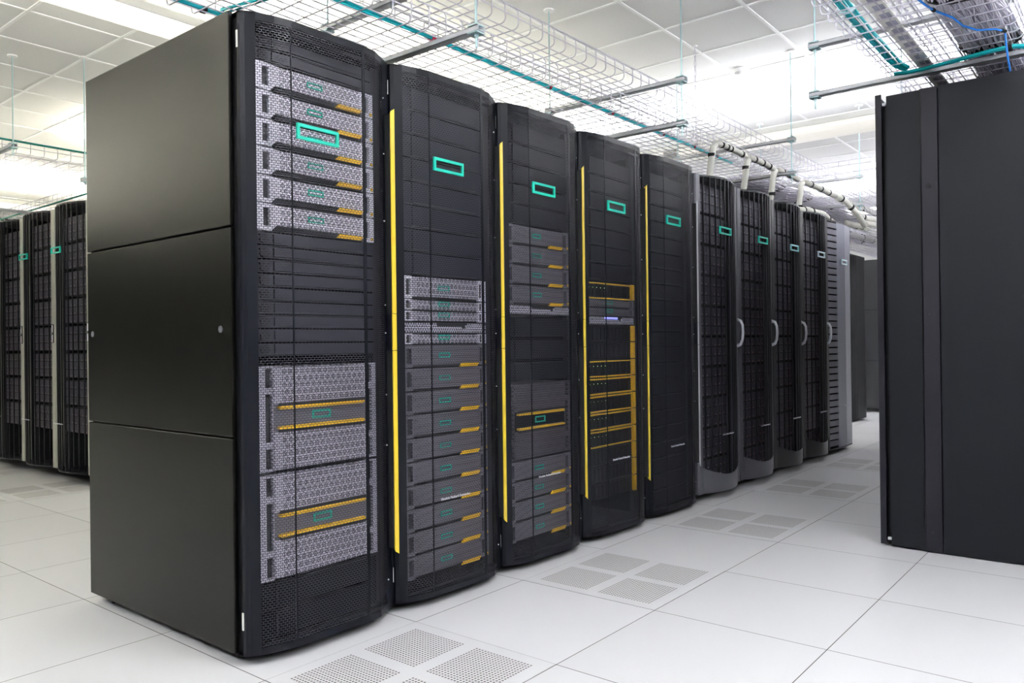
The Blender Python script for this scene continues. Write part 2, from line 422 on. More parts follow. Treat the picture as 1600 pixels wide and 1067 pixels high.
def make_large(name, mbez, h, bandm):
    t = thing(name, name, 'server')
    MB().box(0.012, EW-0.012, 0.0, 0.72, 0.002, h-0.002).build('chassis', m_inner, t)
    b = MB(); b.box(0.064, 0.445, -0.016, 0.0, 0.006, h*0.375); b.box(0.064, 0.445, -0.016, 0.0, h*0.635, h-0.010)
    b.prism([(-0.016, h-0.010), (0.0, h-0.010), (0.0, h-0.003)], 0.03, 0.455, 0)
    b.build('bezel', mbez, t)
    for s in (0, 1):
        xs0, xs1 = (0.036, 0.060) if s == 0 else (0.450, 0.472)
        a0, a1 = (0.0, 0.064) if s == 0 else (0.445, EW)
        e = MB(); e.box(a0, xs0, -0.012, 0.004, 0.002, h-0.002); e.box(xs1, a1, -0.012, 0.004, 0.002, h-0.002)
        for z0, z1 in ((0.002, h*0.03), (h*0.22, h*0.28), (h*0.73, h*0.79), (h*0.985, h-0.002)):
            e.box(xs0, xs1, -0.012, 0.004, z0, z1)
        e.build('rack_ear', mbez, t)
    MB().box(0.064, 0.445, -0.010, 0.0, h*0.375, h*0.635).build('name_band', bandm, t)
    for z0, z1 in ((h*0.585, h*0.615), (h*0.395, h*0.425)):
        MB().prism([(0.085, z0), (0.425, z0), (0.433, (z0+z1)/2), (0.425, z1), (0.085, z1), (0.077, (z0+z1)/2)], -0.024, -0.010, 1).build('grip_bar', m_amber, t)
    for z0, z1 in ((h*0.615, h*0.645), (h*0.365, h*0.395)):
        MB().prism([(0.085, z0), (0.435, z0), (0.44, (z0+z1)/2), (0.435, z1), (0.085, z1), (0.077, (z0+z1)/2)], -0.0175, -0.0155, 1).build('grip_recess', m_strap, t)
    frame_logo('badge', m_logo_small, 0.075, 0.028, 0.006, -0.0135, 0.215, h*0.47, t, 0.0035)
    CH[t.name] = kids(t)
    return t

def make_shelf(name, screen):
    h = U
    t = thing(name, name, 'console')
    MB().box(0.005, EW-0.005, 0.0, 0.5, 0.002, h-0.002).build('tray', m_inner, t)
    MB().prism([(0, 0.003), (EW, 0.003), (EW, h-0.003), (0.375, h-0.003), (0.375, h*0.45), (0.345, h*0.45), (0.345, h*0.62), (0.20, h*0.62), (0.20, h-0.003), (0, h-0.003)], -0.010, 0.0, 1).build('front_plate', m_shelfp, t)
    if screen: MB().box(0.21, 0.34, -0.003, -0.0005, h*0.66, h*0.9).build('status_display', m_bluescr, t)
    CH[t.name] = kids(t)
    return t

def make_enclosure(name, h, lines):
    t = thing(name, name, 'disk enclosure')
    MB().box(0.004, EW-0.03, 0.0, 0.6, 0.002, h-0.002).build('chassis', m_inner, t)
    m = MB(); m.box(0, EW-0.032, -0.006, 0.0, 0.003, h-0.003)
    for i in range(12):
        x = 0.02+i*0.036; m.box(x, x+0.030, -0.010, -0.006, 0.012, h-0.012)
    m.build('drive_bays', m_blankd, t)
    for z in lines:
        MB().box(0.004, EW-0.036, -0.013, -0.006, z-0.0035, z+0.0035).build('trim_strip', m_amber, t)
    e = MB(); e.box(EW-0.032, EW-0.006, -0.020, 0.0, 0.003, h-0.003)
    e.box(EW-0.034, EW-0.026, -0.024, -0.018, h*0.30, h*0.70)
    e.build('cable_cover', m_amber, t)
    if lines:
        l = MB()
        for i in range(5): l.box(0.055+i*0.036, 0.058+i*0.036, -0.0115, -0.0095, h*0.62, h*0.65)
        l.build('status_lights', m_greenled, t)
    CH[t.name] = kids(t)
    return t
USED = set()
def put(proto, i, z, label, group):
    """place a unit at height z in rack i of the main row; the prototype itself is used first"""
    loc = (0.61*i+EX, EY, z)
    if proto.name not in USED:
        USED.add(proto.name); proto.location = loc; tag(proto, label, None, group); return proto
    return dup(proto, loc, label, group)
def zz(z): return 0.976+(z-0.976)*1.014

sv = make_server('rack_server', 'server', U2, m_bez, m_ear, m_amber, 'notch')
svm = make_server('rack_server', 'server', U2, m_bezd, m_eard, m_amber, 'plain')
svt = make_server('rack_server', 'server', U2, m_bezb, m_ear, None, 'plain')
sv1 = make_server('slim_server', 'server', U, m_bezb, m_ear, None, 'plain')
sv1d = make_server('slim_server', 'server', U, m_bezd, m_eard, None, 'plain')
bl1 = make_blank('filler_panel', U, m_blank, True)
bl2 = make_blank('filler_panel', U2, m_blankd, False)
bl2b = make_blank('filler_panel', U2, m_blankn, False)
lgs = make_large('large_rack_server', m_bezb, 0.339, m_eard)
lgd = make_large('large_rack_server', m_bezx, 0.339, m_blankd)
shf = make_shelf('pull_out_console', False)
shb = make_shelf('pull_out_console', True)
enb = make_enclosure('disk_enclosure', U2, ())
enl = make_enclosure('disk_enclosure', U2, (0.004, U2-0.010))

# rack 0
r = 0; P2, P1 = 0.0895, 0.0442
zt = zz(1.868)
for k in range(2): put(bl1, r, zt+(1-k)*P1+0.001, 'slim black filler panel above the silver servers in the nearest rack, %s of two' % ('upper', 'lower')[k], 'filler panels at the top of the nearest rack')
for k in range(6): put(sv, r, zt-(k+1)*P2, 'bright silver perforated server in the nearest rack, %s' % ordn(k, 6), 'silver servers in the nearest rack')
zb = zt-6*P2
for k in range(9): put(bl1, r, zb-(k+1)*P1, 'slim black filler panel below the silver servers in the nearest rack, %s' % ordn(k, 9), 'filler panels in the middle of the nearest rack')
put(lgs, r, zz(0.587)-0.005, 'tall silver server with two yellow bars in the nearest rack, upper of the pair', 'tall silver servers in the nearest rack')
put(lgs, r, zz(0.242), 'tall silver server with two yellow bars in the nearest rack, lower of the pair', 'tall silver servers in the nearest rack')
for k in range(2): put(bl2, r, 0.048+(1-k)*P2, 'black filler panel at the bottom of the nearest rack, %s of two' % ('upper', 'lower')[k], 'bottom filler panels of the nearest rack')
# rack 1
r = 1; z = zz(1.237)
for k in range(8): put(bl2b, r, z+0.001+(7-k)*P2, 'dark filler panel above the servers in the second rack, %s' % ordn(k, 8), 'filler panels in the second rack')
z -= U2+0.0005; put(svt, r, z, 'silver two-unit server right below the filler panels in the second rack', 'servers in the second rack')
z -= U+0.0003; put(sv1, r, z, 'slim silver server just under the two-unit one in the second rack', 'slim servers in the second rack')
z -= U+0.0003; put(sv1, r, z, 'slim silver server directly above the console in the second rack', 'slim servers in the second rack')
z -= U+0.0003; put(shf, r, z, 'light perforated console front with a dark notch in the second rack', None)
z -= U+0.0003; put(sv1, r, z, 'slim silver server directly below the console in the second rack', 'slim servers in the second rack')
for k in range(10): put(svm, r, z-0.0005-(k+1)*0.0889, 'shade-darkened perforated server in the second rack, %s' % ordn(k, 10), 'shade-darkened servers in the second rack')
# rack 2
r = 2; z = zz(1.498)
for k in range(5): put(bl2, r, z+0.001+(4-k)*P2, 'black filler panel above the servers in the third rack, %s' % ordn(k, 5), 'upper filler panels in the third rack')
for k in range(4): put(svm, r, z-(k+1)*0.0888, 'shade-darkened server above the console in the third rack, %s' % ordn(k, 4), 'upper servers in the third rack')
z -= 4*0.0888+U+0.0005; put(shf, r, z, 'light perforated console front in the third rack', None)
for k in range(3): put(bl2, r, z-0.004-(k+1)*0.0985, 'black filler panel between console and tall server in the third rack, %s' % ordn(k, 3), 'middle filler panels in the third rack')
put(lgd, r, zz(0.466), 'tall charcoal server with two thin yellow bars in the third rack', None)
for k in range(4): put(svm, r, zz(0.463)-(k+1)*0.0888, 'shade-darkened server below the tall one in the third rack, %s' % ordn(k, 4), 'lower servers in the third rack')
# rack 3
r = 3
for k in range(7): put(bl2, r, zz(1.283)+(6-k)*P2+0.004, 'black filler panel in the upper part of the fourth rack, %s' % ordn(k, 7), 'upper filler panels in the fourth rack')
z = zz(1.283); z -= U2; put(enl, r, z, 'dark disk enclosure with amber strips above the slim servers in the fourth rack', None)
z -= U+0.0003; put(sv1d, r, z, 'slim shade-darkened server in the fourth rack, upper of two', 'slim servers in the fourth rack')
z -= U+0.0003; put(sv1d, r, z, 'slim shade-darkened server in the fourth rack, lower of two', 'slim servers in the fourth rack')
z -= U+0.0003; put(shb, r, z, 'console front with a glowing blue display in the fourth rack', None)
for k in range(2): put(enb, r, z-0.0003-(k+1)*0.0889, 'black disk enclosure directly under the console in the fourth rack, %s of two' % ('upper', 'lower')[k], 'plain enclosures in the fourth rack')
z -= 0.0003+2*0.0889
for k in range(5): put(enl, r, z-(k+1)*0.0889, 'amber striped disk enclosure in the lower half of the fourth rack, %s' % ordn(k, 5), 'amber striped enclosures in the fourth rack')
for k in range(3): put(enb, r, z-(k+6)*0.0889, 'black disk enclosure near the bottom of the fourth rack, %s' % ordn(k, 3), 'bottom enclosures in the fourth rack')
# rack 4
r = 4
for k in range(21): put(bl2, r, 0.052+(20-k)*P2, 'black filler panel filling the fifth rack, %s' % ordn(k, 21), 'filler panels in the fifth rack')

# ------------------------------------------------------------------ text
def text_obj(s, size, x, y, z, parent, mat, name='lettering'):
    cu = bpy.data.curves.new(name, 'FONT'); cu.body = s; cu.size = size; cu.extrude = 0.0006
    o = bpy.data.objects.new(name, cu)
    C.objects.link(o); dg = bpy.context.evaluated_depsgraph_get()
    me = bpy.data.meshes.new_from_object(o.evaluated_get(dg)); bpy.data.objects.remove(o); bpy.data.curves.remove(cu)
    w0 = max(v.co.x for v in me.vertices)
    me.transform(Matrix.Rotation(pi/2, 4, 'X')); me.transform(Matrix.Translation((x, y, z)))
    me.materials.clear(); me.materials.append(mat)
    ob = bpy.data.objects.new(name, me); C.objects.link(ob); ob.parent = parent
    return ob

# ------------------------------------------------------------------ mesh-door racks
ZB, ZT = 0.032, 2.003
POLY = [(0.002, 0.004), (0.004, -0.006), (0.014, -0.016), (0.041, -0.031), (0.097, -0.050), (0.150, -0.061), (0.437, -0.069), (0.497, -0.060), (0.592, -0.008), (0.606, -0.002)]
def body(t, m):
    b = MB(); D = 1.035
    b.box(0.004, 0.606, 0.034, D, 1.985, ZT); b.box(0.004, 0.606, 0.034, D, ZB, 0.046)
    b.box(0.004, 0.606, D-0.01, D, ZB, ZT); b.box(0.004, 0.012, 0.010, D, ZB, ZT); b.box(0.598, 0.606, 0.010, D, ZB, ZT)
    b.box(0.004, 0.606, 0.010, 0.034, 1.985, ZT); b.box(0.004, 0.606, 0.010, 0.034, ZB, 0.046)
    b.build('body', m, t)
    for x in (0.012, 0.556):
        MB().box(x, x+0.042, 0.036, 0.06, 0.046, 1.985).build('mounting_rail', m_inner, t)
    for x, y in ((0.05, 0.08), (0.55, 0.08), (0.05, 0.95), (0.55, 0.95)):
        MB().disc((x, y, 0.001), 0.018, 0.034, 2).build('levelling_foot', m_black, t)

def make_mesh_rack(handle_mat, text):
    t = thing('server_rack', 'server rack', 'server rack')
    body(t, m_black)
    d = MB()
    def wall(i0, i1, z0, z1, th=0.003):
        pts = POLY[i0:i1+1]
        back = [(x, y+th) for x, y in reversed(pts)]
        d.prism(pts+back, z0, z1, 2)
    wall(0, 3, ZB, ZT)
    d.prism(POLY+[(0.606, 0.008), (0.002, 0.008)], ZT-0.006, ZT); d.prism(POLY+[(0.606, 0.008), (0.002, 0.008)], ZB, ZB+0.006)
    wall(3, 9, ZT-0.024, ZT-0.006); wall(3, 9, ZB+0.006, ZB+0.022)
    # solid right-hand lock strip and the two fold stiffeners
    f = 0.60; xa, ya = POLY[7]; xb, yb = POLY[8]
    q = (xa+(xb-xa)*f, ya+(yb-ya)*f)
    d.prism([q, POLY[8], POLY[9], (0.606, 0.004), (0.590, 0.0), (q[0], q[1]+0.005)], ZB, ZT-0.006)
    for x, wd in ((0.150, 0.004), (0.437, 0.012)):
        y = -0.061 if x < 0.2 else -0.069
        d.box(x-wd/2, x+wd/2, y+0.0005, y+0.004, ZB+0.006, ZT-0.006)
    door = d.build('door', m_door, t)
    s = MB(); s.uv = []
    acc = 0; pts = POLY[3:8]+[q]
    for i, (x, y) in enumerate(pts):
        if i: acc += math.dist(pts[i], pts[i-1])
        for z in (ZB+0.02, ZT-0.022): s.v.append((x, y+0.001, z)); s.uv.append((acc, z))
        if i: n = 2*(i-1); s.f.append((n, n+2, n+3, n+1))
    s.build('door_mesh', m_mesh, door)
    frame_logo('logo', m_green, 0.163, 0.050, 0.010, -0.0720, 0.163, 1.632, door, 0.008)
    # bar handle on the lock strip
    z0, z1 = 0.245, 1.808
    hb = MB()
    prof = [(0.5735, -0.052), (0.5965, -0.047), (0.602, -0.026), (0.5985, -0.026), (0.5935, -0.0435), (0.5735, -0.048)]
    for a, b in ((z0, 0.956), (0.958, 1.088), (1.090, z1)):
        hb.prism(prof, a, b)
    for zc, s_ in ((z0, -1), (z1, 1)):     # slanted end pieces
        n = len(hb.v)
        tips = [0.0, 0.010, 0.004]
        fr = [(0.5735, -0.052), (0.5965, -0.047), (0.602, -0.026)]
        for (x, y), tp in zip(fr, (0.004, 0.018, 0.008)):
            hb.v += [(x, y, zc), (x, y, zc+s_*tp)]
        hb.f += [(n, n+2, n+3, n+1), (n+2, n+4, n+5, n+3)]
    hd = hb.build('handle_bar', handle_mat, door)
    k_ = MB(); k_.box(0.5730, 0.5915, -0.0455, -0.018, z0+0.006, z1-0.004)
    k_.build('handle_core', m_strap, door)
    lt = MB(); lt.box(0.5685, 0.5735, -0.046, -0.016, 0.958, 1.088); lt.build('latch_plate', m_slate2, door)
    sc = MB()
    for z in (0.14, 0.62, 0.80, 1.02, 1.12, 1.42, 1.66, 1.86): sc.disc((0.5585, -0.0315, z), 0.0028, 0.003, 1, 8)
    sc.build('screw_heads', m_silver, door)
    if text:
        text_obj('Hewlett Packard Enterprise', 0.0145, 0.180, -0.0700, 0.388, door, m_text)
    h_ = MB(); h_.box(-0.0005, 0.006, 0.002, 0.009, 1.893, 1.945); h_.box(-0.0005, 0.006, 0.002, 0.009, 0.112, 0.165)
    h_.build('hinge', m_sleeve, t)
    CH[t.name] = kids(t); CH[door.name] = kids(door)
    return t
LBL = ['nearest black server rack of the main row, its black side panel facing the left aisle',
       'second rack of the main row, perforated door over ten shade-darkened servers with yellow tabs',
       'third rack of the main row, black perforated door over a tall charcoal server',
       'fourth rack of the main row, black perforated door over amber striped disk enclosures',
       'black server rack with perforated door and silver bar handle, fifth of the main row']
rk = make_mesh_rack(m_yel, True); tag(rk, LBL[1], None, 'mesh door racks of the main row'); rk.location = (0.61, 0, 0)
for i in (2, 3): dup(rk, (0.61*i, 0, 0), LBL[i])
rk4 = make_mesh_rack(m_silver, True); tag(rk4, LBL[4], None, 'mesh door racks of the main row'); rk4.location = (2.44, 0, 0)
rk0 = make_mesh_rack(m_yel, False); tag(rk0, LBL[0], None, 'mesh door racks of the main row')
# side panels of the first rack, in three sheets
for z0, z1, nm in ((0.037, 0.6945, 'lower'), (0.6995, 1.3435, 'middle'), (1.3485, 2.008, 'upper')):
    p = MB().box(-0.012, 0.003, 0.030, 1.035, z0, z1).build('side_panel', m_side, rk0, bevel=0.003)
    p['label'] = nm + ' black side panel sheet'
    if nm == 'middle':
        for y in (0.090, 0.991):
            MB().disc((-0.0145, y, 1.032), 0.011, 0.004, 0).build('lock', m_doorfr, p)

# ------------------------------------------------------------------ storage units and ribbed door racks
def make_cells(name, h):
    t = thing(name, name, 'storage unit')
    MB().box(0.012, EW-0.012, 0.0, 0.5, 0.002, h-0.002).build('chassis', m_inner, t)
    m = MB()
    for r_ in range(3):
        for c_ in range(8):
            x = 0.006+c_*0.060; z = 0.006+r_*(h-0.008)/3
            m.box(x, x+0.055, -0.008, 0.002, z, z+(h-0.008)/3-0.006)
    m.build('drive_carriers', m_cell, t)
    l = MB()
    for r_ in range(3):
        for c_ in range(8): l.box(0.052+c_*0.060, 0.0545+c_*0.060, -0.0095, -0.008, 0.012+r_*(h-0.008)/3, 0.018+r_*(h-0.008)/3)
    l.build('status_lights', m_redled, t)
    CH[t.name] = kids(t)
    return t
m_cell = plain('drive_carrier_grey', (0.085, 0.082, 0.110), 0.4, metal=0.3)
m_rib = plain('black_rib', (0.009, 0.009, 0.011), 0.35, spec=0.3)
ms = NT('smoked_door_sheet'); ms.b.inputs['Base Color'].default_value = (0.012, 0.012, 0.015, 1); ms.b.inputs['Roughness'].default_value = 0.25
ms.b.inputs['Specular IOR Level'].default_value = 0.3; ms.b.inputs['Alpha'].default_value = 0.30; m_smoke = ms.m

def arc(x, bulge=0.072, y0=-0.022, xa=0.058, xb=0.552):
    u = (x-(xa+xb)/2)/((xb-xa)/2); return y0 - bulge*(1-u*u)
def make_rib_rack(fr, lm, kick=True, ribs=11):
    t = thing('ribbed_door_rack', 'rack', 'server rack')
    body(t, m_black)
    d = MB(); Z0, Z1 = 0.050, 1.995
    for pts in ([(0.002, 0.008), (0.002, -0.018), (0.010, -0.026), (0.052, -0.030), (0.058, -0.022), (0.058, 0.008)],
                [(0.552, 0.008), (0.552, -0.022), (0.558, -0.030), (0.600, -0.026), (0.607, -0.018), (0.607, 0.008)]):
        d.prism(pts, Z0, Z1)
    door = d.build('door', fr, t)
    # curved sheet with the arched lower edge
    N_ = 24; s = MB(); zt = 1.985
    def zlow(x):
        u = (x-0.305)/0.247; return (0.150+0.055*u*u) if kick else 0.062
    for i in range(N_+1):
        x = 0.058+0.494*i/N_; s.v += [(x, arc(x), zlow(x)), (x, arc(x), zt)]
        if i: n = 2*(i-1); s.f.append((n, n+2, n+3, n+1))
    s.build('door_sheet', m_smoke, door, smooth=True)
    cp = MB(); fp = [(0.058+0.494*i/N_, arc(0.058+0.494*i/N_)-0.004) for i in range(N_+1)]
    cp.prism([(0.058, 0.006)]+fp+[(0.552, 0.006)], zt-0.004, zt+0.008); cp.build('door_cap', m_rib, door)
    if kick:
        kk = MB()
        for i in range(N_+1):
            x = 0.058+0.494*i/N_; y = arc(x)-0.006
            kk.v += [(x, y, Z0), (x, y, zlow(x)), (x, y+0.008, zlow(x)), (x, y+0.008, Z0)]
            if i:
                n = 4*(i-1)
                for j in range(4): kk.f.append((n+j, n+(j+1) % 4, n+4+(j+1) % 4, n+4+j))
        kk.build('kick_panel', fr, door, smooth=False)
    else:
        cb = MB(); cb.prism([(0.058, 0.006)]+fp+[(0.552, 0.006)], 0.050, 0.062); cb.build('door_sill', m_rib, door)
    for i in range(ribs):
        x = 0.078+(0.454)*i/(ribs-1); y = arc(x)
        u = (x-0.305)/0.247; ux, uy = -0.45*u*-1*0.5, -1.0
        L_ = math.hypot(ux, uy); ux, uy = ux/L_, uy/L_
        a = 0.0026; dpt = 0.009
        MB().prism([(x-a, y), (x-a+ux*dpt, y+uy*dpt), (x+a+ux*dpt, y+uy*dpt), (x+a, y)], zlow(x)+0.004, zt-0.002).build('rib', m_rib, door)
    frame_logo('logo', lm, 0.160, 0.046, 0.0095, arc(0.24)-0.024, 0.160, 1.636, door, 0.010)
    text_obj('Hewlett Packard Enterprise', 0.0145, 0.17, arc(0.24)-0.018, 0.398, door, m_text)
    if not kick:
        MB().box(0.574, 0.590, -0.033, -0.026, 0.99, 1.13).build('latch_plate', m_strap, door)
        for z in (0.995, 1.068): MB().box(0.577, 0.587, -0.037, -0.033, z, z+0.055).build('latch_button', m_silver, door)
        CH[t.name] = kids(t); CH[door.name] = kids(door)
        return t
    # curved pull handle
    hp = [(0.588, -0.026, 0.945), (0.588, -0.050, 0.955), (0.586, -0.064, 0.985), (0.585, -0.069, 1.03), (0.586, -0.066, 1.08), (0.588, -0.052, 1.108), (0.588, -0.026, 1.118)]
    MB().tube(hp, [0.012, 0.0105, 0.009, 0.009, 0.009, 0.0105, 0.012], 8).build('pull_handle', m_silver, door, smooth=True)
    CH[t.name] = kids(t); CH[door.name] = kids(door)
    return t
cells = make_cells('storage_unit', 0.186)
RL = ['grey rack with curved ribbed door right after the silver bar handle, sixth of main row',
      'grey framed rack with curved ribbed door and green logo, seventh of the main row',
      'dark framed rack with curved ribbed door and glare-paled cyan logo, eighth of the main row',
      'dark framed rack with curved ribbed door and glare-whitened logo, ninth of the main row']
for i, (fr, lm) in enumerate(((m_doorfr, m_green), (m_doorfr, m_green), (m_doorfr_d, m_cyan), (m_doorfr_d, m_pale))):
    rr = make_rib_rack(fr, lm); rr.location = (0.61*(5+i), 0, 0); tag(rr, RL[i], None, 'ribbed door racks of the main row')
    for k in range(10):
        put(cells, 5+i, 0.05+(9-k)*0.1925, 'storage unit of small drive carriers in the %s main-row rack, %s' % (('sixth', 'seventh', 'eighth', 'ninth')[i], ordn(k, 10)), 'storage units in the ribbed racks of the main row')

# last rack of the main row: slotted grille beside a smooth grey-blue panel
t = thing('split_door_rack', 'rack with smooth grey-blue door panel beside a black slotted grille, last of main row', 'server rack', (5.49, 0, 0))
body(t, m_black)
d = MB(); d.box(0.002, 0.040, -0.030, 0.008, 0.04, 1.995); d.box(0.575, 0.607, -0.048, 0.008, 0.04, 1.995)
d.prism([(0.002, 0.008), (0.002, -0.030), (0.2, -0.052), (0.607, -0.048), (0.607, 0.008)], 1.985, 1.998)
d.prism([(0.002, 0.008), (0.002, -0.030), (0.2, -0.052), (0.607, -0.048), (0.607, 0.008)], 0.035, 0.05)
door = d.build('door', m_black, t)
MB().prism([(0.215, -0.050), (0.40, -0.064), (0.585, -0.052), (0.585, -0.042), (0.215, -0.040)], 0.05, 1.985).build('door_panel', m_lightslate, door)
sl = MB()
for k in range(34):
    z = 0.07+k*0.0565; sl.prism([(0.040, -0.030), (0.215, -0.050), (0.215, -0.040), (0.040, -0.020)], z, z+0.044)
sl.build('grille', m_cell, door)
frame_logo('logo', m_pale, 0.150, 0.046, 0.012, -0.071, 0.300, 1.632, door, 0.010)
text_obj('Hewlett Packard Enterprise', 0.0120, 0.325, -0.066, 0.398, door, m_text)

# a further row end seen past the main row
t = thing('server_rack', 'black rack edge seen just past the far end of the main row', 'server rack', (8.35, 0.62, 0))
body(t, m_black); MB().prism(POLY, ZB, ZT-0.03).build('door', m_black, t)

# ------------------------------------------------------------------ left row (faces the left aisle)
LL = ['ribbed door rack at the far left, cut by the left edge of the photo', 'ribbed door rack with green logo, leftmost whole rack of the left row',
      'ribbed door rack with green logo, middle rack of the left row', 'ribbed door rack with green logo beside the big black side panel']
for i, y in enumerate((6.08, 5.47, 4.86, 4.25)):
    rr = make_rib_rack(m_silverfr, m_green, kick=False); rr.location = (1.12, y, 0.035); rr.rotation_euler = (0, 0, -pi/2)
    tag(rr, LL[i], None, 'ribbed racks of the left row')
    for k in range(8):
        c = dup(cells, (1.12+EY, y-EX, 0.32+0.035+(7-k)*0.203), 'dark storage unit in the %s rack of the left row, %s' % (('edge-cut', 'leftmost whole', 'middle', 'right-hand')[i], ordn(k, 8)), 'storage units in the left row', rz=-pi/2)

# ------------------------------------------------------------------ right cabinet and far cabinets
t = thing('cabinet', 'large slate-black cabinet seen side-on at the right edge', 'cabinet', (2.65, -1.196, 0))
MB().box(0.006, 0.60, -1.08, 0.0, 0.012, 2.113).box(0.04, 0.59, 0.0, 0.026, 0.03, 2.08).build('body', m_black, t)
MB().box(0.0, 0.006, -0.142, 0.0, 0.008, 2.118).build('side_post', m_slate, t)
MB().prism([(0.004, -0.216), (-0.006, -0.214), (-0.010, -0.150), (-0.006, -0.143), (0.004, -0.142)], 0.006, 2.119).build('cover_strip', m_slate2, t)
MB().box(-0.004, 0.006, -1.085, -0.218, 0.004, 2.121).build('side_panel', m_slate, t, bevel=0.002)
for z, m_ in ((1.672, m_black), (1.087, m_strap), (0.095, m_strap)):
    MB().disc((-0.014, -0.176, z), 0.011 if z > 1.5 else 0.006, 0.006, 0).build('screw', m_, t)
dd = MB(); dd.box(0.0, 0.60, 0.028, 0.046, 0.012, 2.118); dd.box(-0.002, 0.006, 0.022, 0.048, 0.012, 2.130)
door = dd.build('door', m_slate2, t)
hh = MB()
for z in (0.03, 2.08): hh.box(0.010, 0.03, 0.004, 0.020, z, z+0.012)
hh.build('hinge', m_strut, door)
MB().box(0.04, 0.58, -0.9, -0.1, 0.0, 0.012).build('plinth', m_black, t)
CH[t.name] = kids(t); CH[door.name] = kids(door)
for k in range(1, 8):
    dup(t, (2.65+0.635*k, -1.196, 0), 'slate-black cabinet continuing the right-hand row, number %s behind the front cabinet' % ('two', 'three', 'four', 'five', 'six', 'seven', 'eight')[k-1], 'cabinets of the right-hand row')

for j in range(2):
    t = thing('cabinet', 'grey cabinet end at the far end of the aisle, ' + ('panelled side facing us' if j == 0 else 'half hidden behind the first'), 'cabinet', (10.0+0.62*j, 0.0, 0))
    MB().box(0.006, 0.60, -0.2, 1.0, 0.04, 2.05).build('body', m_black, t)
    if j == 0:
        for z0, z1 in ((0.045, 0.688), (0.694, 1.372), (1.378, 2.052)):
            MB().box(0.0, 0.006, -0.2, 0.985, z0, z1).build('side_panel', m_farcab, t)
        MB().box(-0.03, 0.6, 0.992, 1.055, 0.03, 2.05).build('door', m_farcab, t)
    for x, y in ((0.05, -0.1), (0.05, 0.55), (0.05, 0.9), (0.5, 0.9)):
        MB().disc((x, y, 0.0), 0.02, 0.04, 2).build('castor', m_strut, t)

# ------------------------------------------------------------------ wire basket trays
def basket(label, x0, x1, y0, y1, z, h=0.10, axis='x', wr=0.0030, step=0.1016, group='wire basket cable trays'):
    """U-shaped cross wires and straight long wires; runs along x (or y when axis='y')"""
    t = MB(); f = (lambda a, b, c: (a, b, c)) if axis == 'x' else (lambda a, b, c: (b, a, c))
    r = 0.022; wdt = y1-y0
    if axis == 'x': l0, l1, w0, w1 = x0, x1, y0, y1
    else: l0, l1, w0, w1 = y0, y1, x0, x1
    k = 0; a = l0+0.02
    while a < l1:
        pts = [f(a, w0+0.012, z+h), f(a, w0+0.001, z+h-0.012), f(a, w0, z+r), f(a, w0+r*0.3, z+r*0.3), f(a, w0+r, z), f(a, w1-r, z), f(a, w1-r*0.3, z+r*0.3), f(a, w1, z+r), f(a, w1-0.001, z+h-0.012), f(a, w1-0.012, z+h)]
        t.tube(pts, wr, 4, False); a += step
    n = round(wdt/0.0508)
    for i in range(1, n):
        b = w0+wdt*i/n; t.tube([f(l0, b, z+wr*1.8), f(l1, b, z+wr*1.8)], wr, 4)
    for b, zz_ in ((w0, z+h*0.5), (w1, z+h*0.5), (w0+0.004, z+h), (w1-0.004, z+h)):
        t.tube([f(l0, b, zz_), f(l1, b, zz_)], wr*1.1, 4)
    return tag(t.build('wire_cable_tray', m_wire), label, 'cable tray', group)
ZL, ZU = 2.290, 2.550
basket('white wire cable tray directly above the main rack row, lower of two levels', 0.06, 9.6, 0.165, 0.775, ZL)
basket('white wire cable tray above the main rack row, upper of two levels', 0.30, 9.6, 0.285, 0.745, ZU)
basket('white wire cable tray above the right cabinet, lower level holding grey cable bundle', 0.90, 9.0, -1.735, -1.125, ZL)
basket('white wire cable tray above the right cabinet, upper level', 0.90, 9.0, -1.66, -1.20, ZU)
basket('white wire cable tray crossing overhead at the far end of the aisle', 6.86, 7.46, -2.6, 3.4, ZU+0.11, axis='y')
basket('white wire cable tray at left running toward the big black side panel', -1.0, 5.2, 4.85, 5.40, 2.545)
basket('white wire cable tray running above the left rack row', 1.62, 2.10, 3.3, 9.0, ZL, axis='y')

# ------------------------------------------------------------------ trapeze hangers
def channel(m, p0, p1, s=0.041, h=0.022):
    """open strut channel between two points (along y or x), open side up"""
    (x0, y0, z0), (x1, y1, z1) = p0, p1; w_ = 0.0025
    if abs(y1-y0) > abs(x1-x0):
        m.box(x0-s/2, x0+s/2, y0, y1, z0-h, z0-h+w_); m.box(x0-s/2, x0-s/2+w_, y0, y1, z0-h, z0); m.box(x0+s/2-w_, x0+s/2, y0, y1, z0-h, z0)
        m.box(x0-s/2, x0-s/2+0.009, y0, y1, z0-w_, z0); m.box(x0+s/2-0.009, x0+s/2, y0, y1, z0-w_, z0)
    else:
        m.box(x0, x1, y0-s/2, y0+s/2, z0-h, z0-h+w_); m.box(x0, x1, y0-s/2, y0-s/2+w_, z0-h, z0); m.box(x0, x1, y0+s/2-w_, y0+s/2, z0-h, z0)
        m.box(x0, x1, y0-s/2, y0-s/2+0.009, z0-w_, z0); m.box(x0, x1, y0+s/2-0.009, y0+s/2, z0-w_, z0)
    return m
